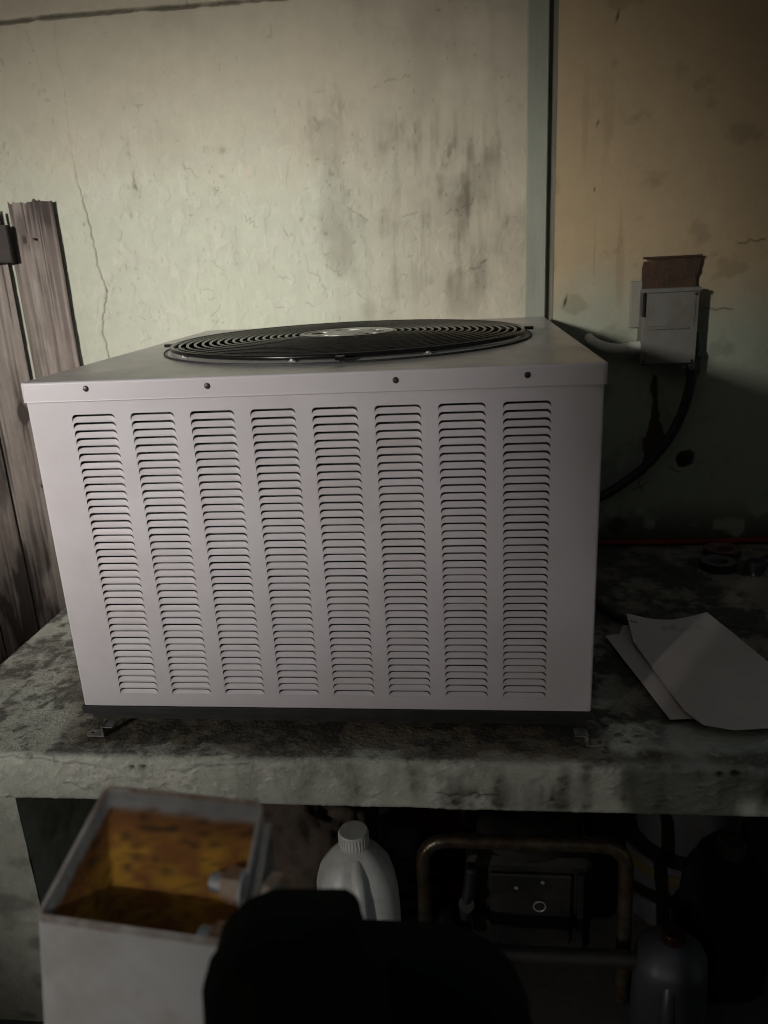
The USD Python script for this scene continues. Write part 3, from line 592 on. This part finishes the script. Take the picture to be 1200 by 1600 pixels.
# ------------------------------------------------------------------ square post in the foreground
RAY = lambda u_, v_: ((u_ - 600) / 1197 * CR + (v_ - 800) / 1197 * CD + CF)
AX = np.array([.039, -.307, -.953]); AX /= np.linalg.norm(AX)
fl, fr_, bl, br = np.array([.370, -.7155, .297]), np.array([.5105, -.730, .297]), np.array([.403, -.660, .358]), np.array([.520, -.673, .358])
Lp = (GZ + .30) / -AX[2]
po = Thing('square_post', 'grey square steel post with rusty open top and black fitting bolted to its side', 'post', (*(fl + AX * Lp)[:2], -GZ))
cen = (fl + fr_ + bl + br) / 4; wall = .0026
tops = [fl, fr_, br, bl]
ins = [p + (cen - p) / np.linalg.norm(cen - p) * wall * 1.45 for p in tops]
def rounded(ps, r, n=5):
    out = []
    for i, p in enumerate(ps):
        a, b = ps[i - 1], ps[(i + 1) % 4]; d1 = (a - p) / np.linalg.norm(a - p); d2 = (b - p) / np.linalg.norm(b - p)
        for t in np.linspace(0, 1, n): out.append((1 - t) ** 2 * (p + d1 * r) + 2 * t * (1 - t) * p + t ** 2 * (p + d2 * r))
    return np.array(out)
ro, ri = rounded(tops, .006), rounded(ins, .004); N = len(ro)
lay = [ro + AX * Lp, ro + AX * .0008, ro + (cen - ro) * .006, ri + (ro - ri) * .15, ri + AX * .0015]
def skin(layers):
    F = []
    for i in range(len(layers) - 1):
        for j in range(N):
            l = (j + 1) % N; F += [[i * N + j, i * N + l, (i + 1) * N + l], [i * N + j, (i + 1) * N + l, (i + 1) * N + j]]
    return trimesh.Trimesh(np.vstack(layers), F, process=False)
M['post_rim'] = mat('worn_post_rim', (.55, .52, .50), .55, vary=.15, scale=40, dirt=(.24, .13, .07), dirt_amt=.45, dirt_scale=38, bump=.3, bscale=200)
po.add('tube', skin([ro + AX * Lp, ro + AX * .004]), M['post'], smooth=40)
po.add('rim', skin([ro + AX * .004] + lay[1:]), M['post_rim'], smooth=40, label='rust stained cut edge of the tube')
dep = np.concatenate([np.linspace(.0015, .16, 64), [Lp]])
seg = np.vstack([np.linspace(ri[i], ri[(i + 1) % N], 14, endpoint=False) if np.linalg.norm(ri[(i + 1) % N] - ri[i]) > .02 else ri[i][None] for i in range(N)])
gi = np.arange(len(seg) + 1) % len(seg)
a, b = np.meshgrid(np.arange(len(gi)), dep, indexing='ij')
Q = seg[gi][:, None] + AX * b[..., None]
k1, k2 = fbm(Q * 60, 4, 301), fbm(Q * 150, 4, 302)
paintleft = sstep(.017, .011, b + .008 * (k1 - .5) + .004 * (k2 - .5))
Q = Q + (cen + AX * b[..., None] - Q) * (.010 * (k2 - .5) * (1 - paintleft))[..., None]
yel = sstep(.022, .050, b + .040 * (k1 - .5)) * sstep(.44, .54, k1 * .55 + k2 * .45)
M['rust'] = marked('rust_inside', (.44, .18, .05), (.78, .41, .055), (.11, .055, .028), (.50, .50, .50), rough=.8, bump=.5, bscale=260., vary=.35)
rust_t = trimesh.Trimesh(Q.reshape(-1, 3), grid(np.arange(len(gi)), dep, lambda p, q: Q).faces[:, ::-1], process=False)
po.add('rusty_inside', rust_t, M['rust'], marks=np.stack([(.8 * sstep(.54, .64, k2 * .7 + k1 * .3) + .35 * sstep(.030, .020, b)) * (1 - .85 * paintleft), yel, paintleft], -1).reshape(-1, 3), label='flaking orange rust inside the open top')
# bolts through the right side
RW = br - fr_; RW /= np.linalg.norm(RW); RX = np.cross(RW, AX); RX /= np.linalg.norm(RX)
if RX[0] < 0: RX = -RX
def bolt(c):
    nut = cyl(c - RX * .022, c - RX * .0045, .0118, 6); end = cyl(c - RX * .034, c - RX * .02, .0068, 16)
    wash = cyl(c - RX * .0045, c - RX * .002, .016, 24)
    p = po.add('bolt', [end, cyl(c - RX * .02, c + RX * .02, .0066, 16)], M['zinc'], smooth=40)
    po.add('nut', nut, M['rustbolt'], smooth=False, parent=p); po.add('washer', wash, M['zinc'], smooth=40, parent=p)
    po.add('head', [cyl(c + RX * .011, c + RX * .020, .0130, 6)], M['rustbolt'], smooth=False, parent=p)
mid_r = (fr_ + br) / 2
bolt(mid_r + RW * .012 + AX * .026); bolt(mid_r - RW * .022 + AX * .024)
pc = mid_r + AX * .05 + RX * .0035
plate = np.array([pc + RX * a_ + RW * b_ + AX * c_ for a_ in (-.002, .004) for b_ in (-.036, .036) for c_ in (-.042, .10)])
po.add('side_plate', trimesh.convex.convex_hull(plate), M['foot'], smooth=False)
def camslab(outline, t0, t1, bev, ctr=None):
    """a thick bevelled plate facing the photographer, standing in the scene at t0..t1 metres ahead"""
    pg = Polygon(outline).buffer(-9).buffer(9).simplify(1.5); s_ = t1; out = []
    for off, t in ((0, t0 + bev), (-bev / s_ * 1197 * .7, t0 + bev * .3), (-bev / s_ * 1197 * 1.6, t0)):
        out.append((off, t))
    rings = []; base = np.array([pg.exterior.interpolate(x, normalized=True).coords[0] for x in np.linspace(0, 1, 90, endpoint=False)]); c0 = np.array(pg.representative_point().coords[0])
    nrm = np.roll(base, -1, 0) - np.roll(base, 1, 0); nrm = np.c_[nrm[:, 1], -nrm[:, 0]]; nrm /= np.linalg.norm(nrm, axis=1)[:, None]
    if Point(base[0] + nrm[0] * 2).within(pg): nrm = -nrm
    to = lambda px, t: CAM + ((px[:, :1] - 600) / 1197 * s_ * CR + (px[:, 1:] - 800) / 1197 * s_ * CD + t * CF)
    for off, t in out: rings.append(to(base + nrm * off, t))
    rings.append(to(base, t1))
    V_ = np.vstack(rings); n_ = 90; F_ = []
    for i in range(len(rings) - 1):
        for j in range(n_):
            l = (j + 1) % n_; F_ += [[i * n_ + j, i * n_ + l, (i + 1) * n_ + l], [i * n_ + j, (i + 1) * n_ + l, (i + 1) * n_ + j]]
    tv, tf = trimesh.creation.triangulate_polygon(Polygon(base + nrm * out[-1][0]).buffer(0), engine='earcut')
    f3 = trimesh.Trimesh(to(np.array(tv), out[-1][1]), tf, process=False)
    return [trimesh.Trimesh(V_, F_, process=False), f3]
po.add('black_bracket', camslab([(350, 1900), (340, 1560), (336, 1490), (350, 1440), (384, 1406), (430, 1388), (543, 1388), (562, 1402), (568, 1437), (600, 1470), (640, 1900)], .425, .465, .006), M['rubber'], smooth=50)
po.add('black_housing', camslab([(420, 1900), (420, 1404), (480, 1404), (562, 1436), (640, 1438), (706, 1442), (768, 1470), (800, 1502), (826, 1560), (850, 1900)], .502, .560, .010), M['rubber'], smooth=50)

# ------------------------------------------------------------------ things stored under the shelf
def jug_profile(name, label, cx, cy, top, w, d, col, capm, capr, cat='jug', rot=0., handle=True):
    t = Thing(name, label, cat, (cx, cy, -GZ)); hgt = top + GZ
    secs = []
    zs = [(-GZ, .90), (-GZ + .012, 1.0), (-GZ + .58 * hgt, 1.0), (-GZ + .70 * hgt, .97), (-GZ + .78 * hgt, .86), (-GZ + .86 * hgt, .60), (-GZ + .91 * hgt, .36), (-GZ + .925 * hgt, 0)]
    c_, s_ = math.cos(rot), math.sin(rot)
    for z, k in zs:
        w_, d_ = max(w * k, 2 * capr * .8 * (k > 0)), max(d * k, 2 * capr * .8 * (k > 0)); r_ = min(w_, d_) * .36 if k else 0
        p = rrect(-w_ / 2, w_ / 2, -d_ / 2, d_ / 2, max(r_, 1e-4), 6)
        secs.append(np.c_[cx + p[:, 0] * c_ - p[:, 1] * s_, cy + p[:, 0] * s_ + p[:, 1] * c_, np.full(24, z)])
    V_ = np.vstack(secs); F_ = []
    for i in range(len(secs) - 1):
        for j in range(24):
            l = (j + 1) % 24; F_ += [[i * 24 + j, i * 24 + l, (i + 1) * 24 + l], [i * 24 + j, (i + 1) * 24 + l, (i + 1) * 24 + j]]
    t.add('body', trimesh.Trimesh(V_, F_, process=False), col, smooth=50)
    t.add('cap', [lathe([(0, top), (capr * .93, top), (capr, top - .003), (capr * 1.02, top - .030), (capr * .85, top - .034), (capr * .8, top - .055)], (cx, cy, 0), 32)] + [cyl((cx + capr * 1.01 * math.cos(q), cy + capr * 1.01 * math.sin(q), top - .028), (cx + capr * 1.0 * math.cos(q), cy + capr * 1.0 * math.sin(q), top - .004), .0011, 5) for q in np.linspace(0, 2 * np.pi, 30, endpoint=False)], capm, smooth=40)
    if handle:
        f = np.array([s_, -c_]); q = np.array([cx, cy])
        pts = [(*(q + f * capr * .6), top - .050), (*(q + f * d * .30), top - .062), (*(q + f * d * .50), top - .10), (*(q + f * d * .55), top - .16), (*(q + f * d * .47), top - .21)]
        t.add('handle', tube(smooth_path(pts, 30), .0125, 12), col, smooth=True)
    return t
jug_profile('white_jug', 'white plastic jug with a white screw cap standing under the shelf', .447, .02, -.262, .150, .13, M['hdpe'], M['hdpe'], .0265, rot=.25)
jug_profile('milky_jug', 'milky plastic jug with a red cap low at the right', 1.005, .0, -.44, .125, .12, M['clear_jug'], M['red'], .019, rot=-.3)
jug_profile('black_jug', 'big black jug with a pale cap at the far right under the shelf', 1.130, .11, -.335, .150, .15, M['rubber'], M['bucket'], .024, rot=.1, handle=False)
def bucket(name, label, cx, cy, z0, r, h_):
    t = Thing(name, label, 'bucket', (cx, cy, z0))
    t.add('pail', lathe([(0, z0), (r * .9, z0), (r, z0 + h_ * .96), (r * 1.04, z0 + h_ * .96), (r * 1.04, z0 + h_ * .90), (r * .99, z0 + h_ * .89)], (cx, cy, 0), 48), M['bucket'], smooth=40)
    t.add('yellow_band', lathe([(r * 1.003, z0 + h_ * .74), (r * 1.012, z0 + h_ * .74), (r * 1.02, z0 + h_ * .88), (r * 1.005, z0 + h_ * .88)], (cx, cy, 0), 48), M['yellow'], smooth=40)
    t.add('lid', lathe([(0, z0 + h_ * .985), (r * .93, z0 + h_ * .985), (r * .97, z0 + h_), (r * 1.05, z0 + h_), (r * 1.06, z0 + h_ * .965)], (cx, cy, 0), 48), M['machine'], smooth=40)
bucket('paint_bucket', 'lower grey bucket with yellow band behind the black jug', 1.10, .30, -GZ, .125, .18)
bucket('paint_bucket', 'upper grey bucket with yellow band stacked behind the black jug', 1.11, .31, -GZ + .182, .115, .19)
ge = Thing('framed_machine', 'dark machine in a worn tubular steel frame under the shelf', 'machine', (.76, .15, -GZ))
def rloop(x0, x1, z0, z1, y0, y1, r):
    pts = []
    for cx, cz, a_ in ((x0 + r, z1 - r, 180), (x1 - r, z1 - r, 90)):
        for t in np.radians(np.linspace(a_, a_ - 90, 9)): pts.append((cx + r * math.cos(t), cz + r * math.sin(t)))
    pts = [(x0, z0)] + pts + [(x1, z0)]
    pts = np.array(pts); fine_ = []
    for p, q in zip(pts[:-1], pts[1:]): fine_.append(p + (q - p) * np.linspace(0, 1, 6, endpoint=False)[:, None])
    pts = np.vstack(fine_ + [pts[-1:]])
    yv = y0 + (y1 - y0) * (pts[:, 1] - z0) / (z1 - z0)
    return np.c_[pts[:, 0], yv, pts[:, 1]]
ge.add('frame_loop', tube(rloop(.566, .932, -GZ + .01, -.315, .03, .062, .045), .0135, 14), M['rail'], smooth=True)
ge.add('frame_loop', tube(rloop(.566, .932, -GZ + .01, -.36, .45, .42, .05), .0135, 14), M['rail'], smooth=True)
lowr = np.vstack([smooth_path([(.60, .10, -.505), (.62, .03, -.505), (.66, .002, -.505)], 12), np.c_[np.linspace(.67, .94, 16), np.full(16, -.002), np.full(16, -.507)], smooth_path([(.955, -.002, -.508), (.985, .006, -.512), (1.0, .03, -.53), (1.002, .06, -.57), (1.002, .08, -GZ + .01)], 20)])
ge.add('lower_rail', tube(lowr, .0155, 14), M['machine'], smooth=True)
ge.add('housing', [cbox(.645, .885, .11, .38, -GZ + .03, -.40, .012)], M['machine'], smooth=30)
pnl = ge.add('front_plate', cbox(.69, .845, .100, .1095, -GZ + .06, -.425, .003), M['machine'])
ge.add('ring', tube(np.c_[.785 + .0115 * np.cos(ga), np.full(160, .099), -.497 + .0115 * np.sin(ga)], .0018, 8, True), M['hub'], smooth=True, parent=pnl)
for x, z in ((.74, -.455), (.79, -.44), (.70, -.60)): ge.add('screw', lathe([(0, -.002), (.003, -.0015), (.004, 0)], (x, .0995, z), 12, 'y'), M['hub'], parent=pnl)
ge.add('side_rib', cbox(.856, .868, .095, .109, -GZ + .05, -.42, .002), M['machine'])
ge.add('flywheel', lathe([(0, .02), (.05, .02), (.085, .012), (.10, 0), (.10, -.02)], (.765, .20, -.375), 40), M['machine'], smooth=30)
ge.add('starter_cap', lathe([(0, .02), (.03, .018), (.034, 0)], (.765, .20, -.355), 24), M['black_metal'], smooth=40)
ge.add('hose', tube(smooth_path([(.655, .08, -.39), (.648, .075, -.45), (.642, .07, -.50), (.65, .08, -.56)], 24), .012, 12), M['black_metal'], smooth=True)
ge.add('hose_fitting', cyl((.645, .062, -.462), (.645, .085, -.478), .015, 12), M['machine'], smooth=40)
ct = Thing('red_carton', 'small red carton with a white end behind the frame under the shelf', 'carton', (.60, .30, -GZ))
ct.add('carton', cbox(.53, .665, .27, .40, -GZ, -.405, .002), M['dark_red'])
ct.add('white_end', cbox(.632, .655, .2685, .2699, -.46, -.41, .0004), M['white'])
ty = Thing('ribbed_tyre', 'black ribbed tyre standing on edge between the jug and the frame', 'tyre', (.515, .22, -GZ))
ty.add('tyre', lathe([(.11, -.03), (.15, -.042), (.175, -.035), (.182, 0), (.175, .035), (.15, .042), (.11, .03)], (.515, .25, -GZ + .182), 60, 'x'), M['cable'], smooth=40)
for k in range(30):
    q = 2 * np.pi * k / 30; c_ = np.array([.515, .25 + .181 * math.cos(q), -GZ + .182 + .181 * math.sin(q)])
    b_ = trimesh.creation.box([.07, .008, .016]); b_.apply_transform(trimesh.transformations.rotation_matrix(q, [1, 0, 0])); b_.apply_translation(c_); ty.add('tread_block', b_, M['cable'], smooth=False)
ty.add('rim', lathe([(0, -.012), (.08, -.012), (.112, -.028), (.112, .028), (.08, .012), (0, .012)], (.515, .25, -GZ + .182), 40, 'x'), M['bucket'], smooth=40)
ba = Thing('brown_sack', 'crumpled brown sack lying left of the white jug under the shelf', 'sack', (.30, .25, -GZ))
sp = trimesh.creation.icosphere(4); d_ = sp.vertices.copy()
k_ = .8 + .5 * fbm(d_ * 2.2 + 5, 4, 401) - .10 * np.abs(fbm(d_ * 5 + 9, 3, 402) - .5) * 4
sp.vertices = d_ * k_[:, None] * [.14, .12, .15] + [.30, .26, -GZ + .14]; sp.vertices[:, 2] = np.maximum(sp.vertices[:, 2], -GZ)
ba.add('sack', sp, M['sack'], smooth=True)
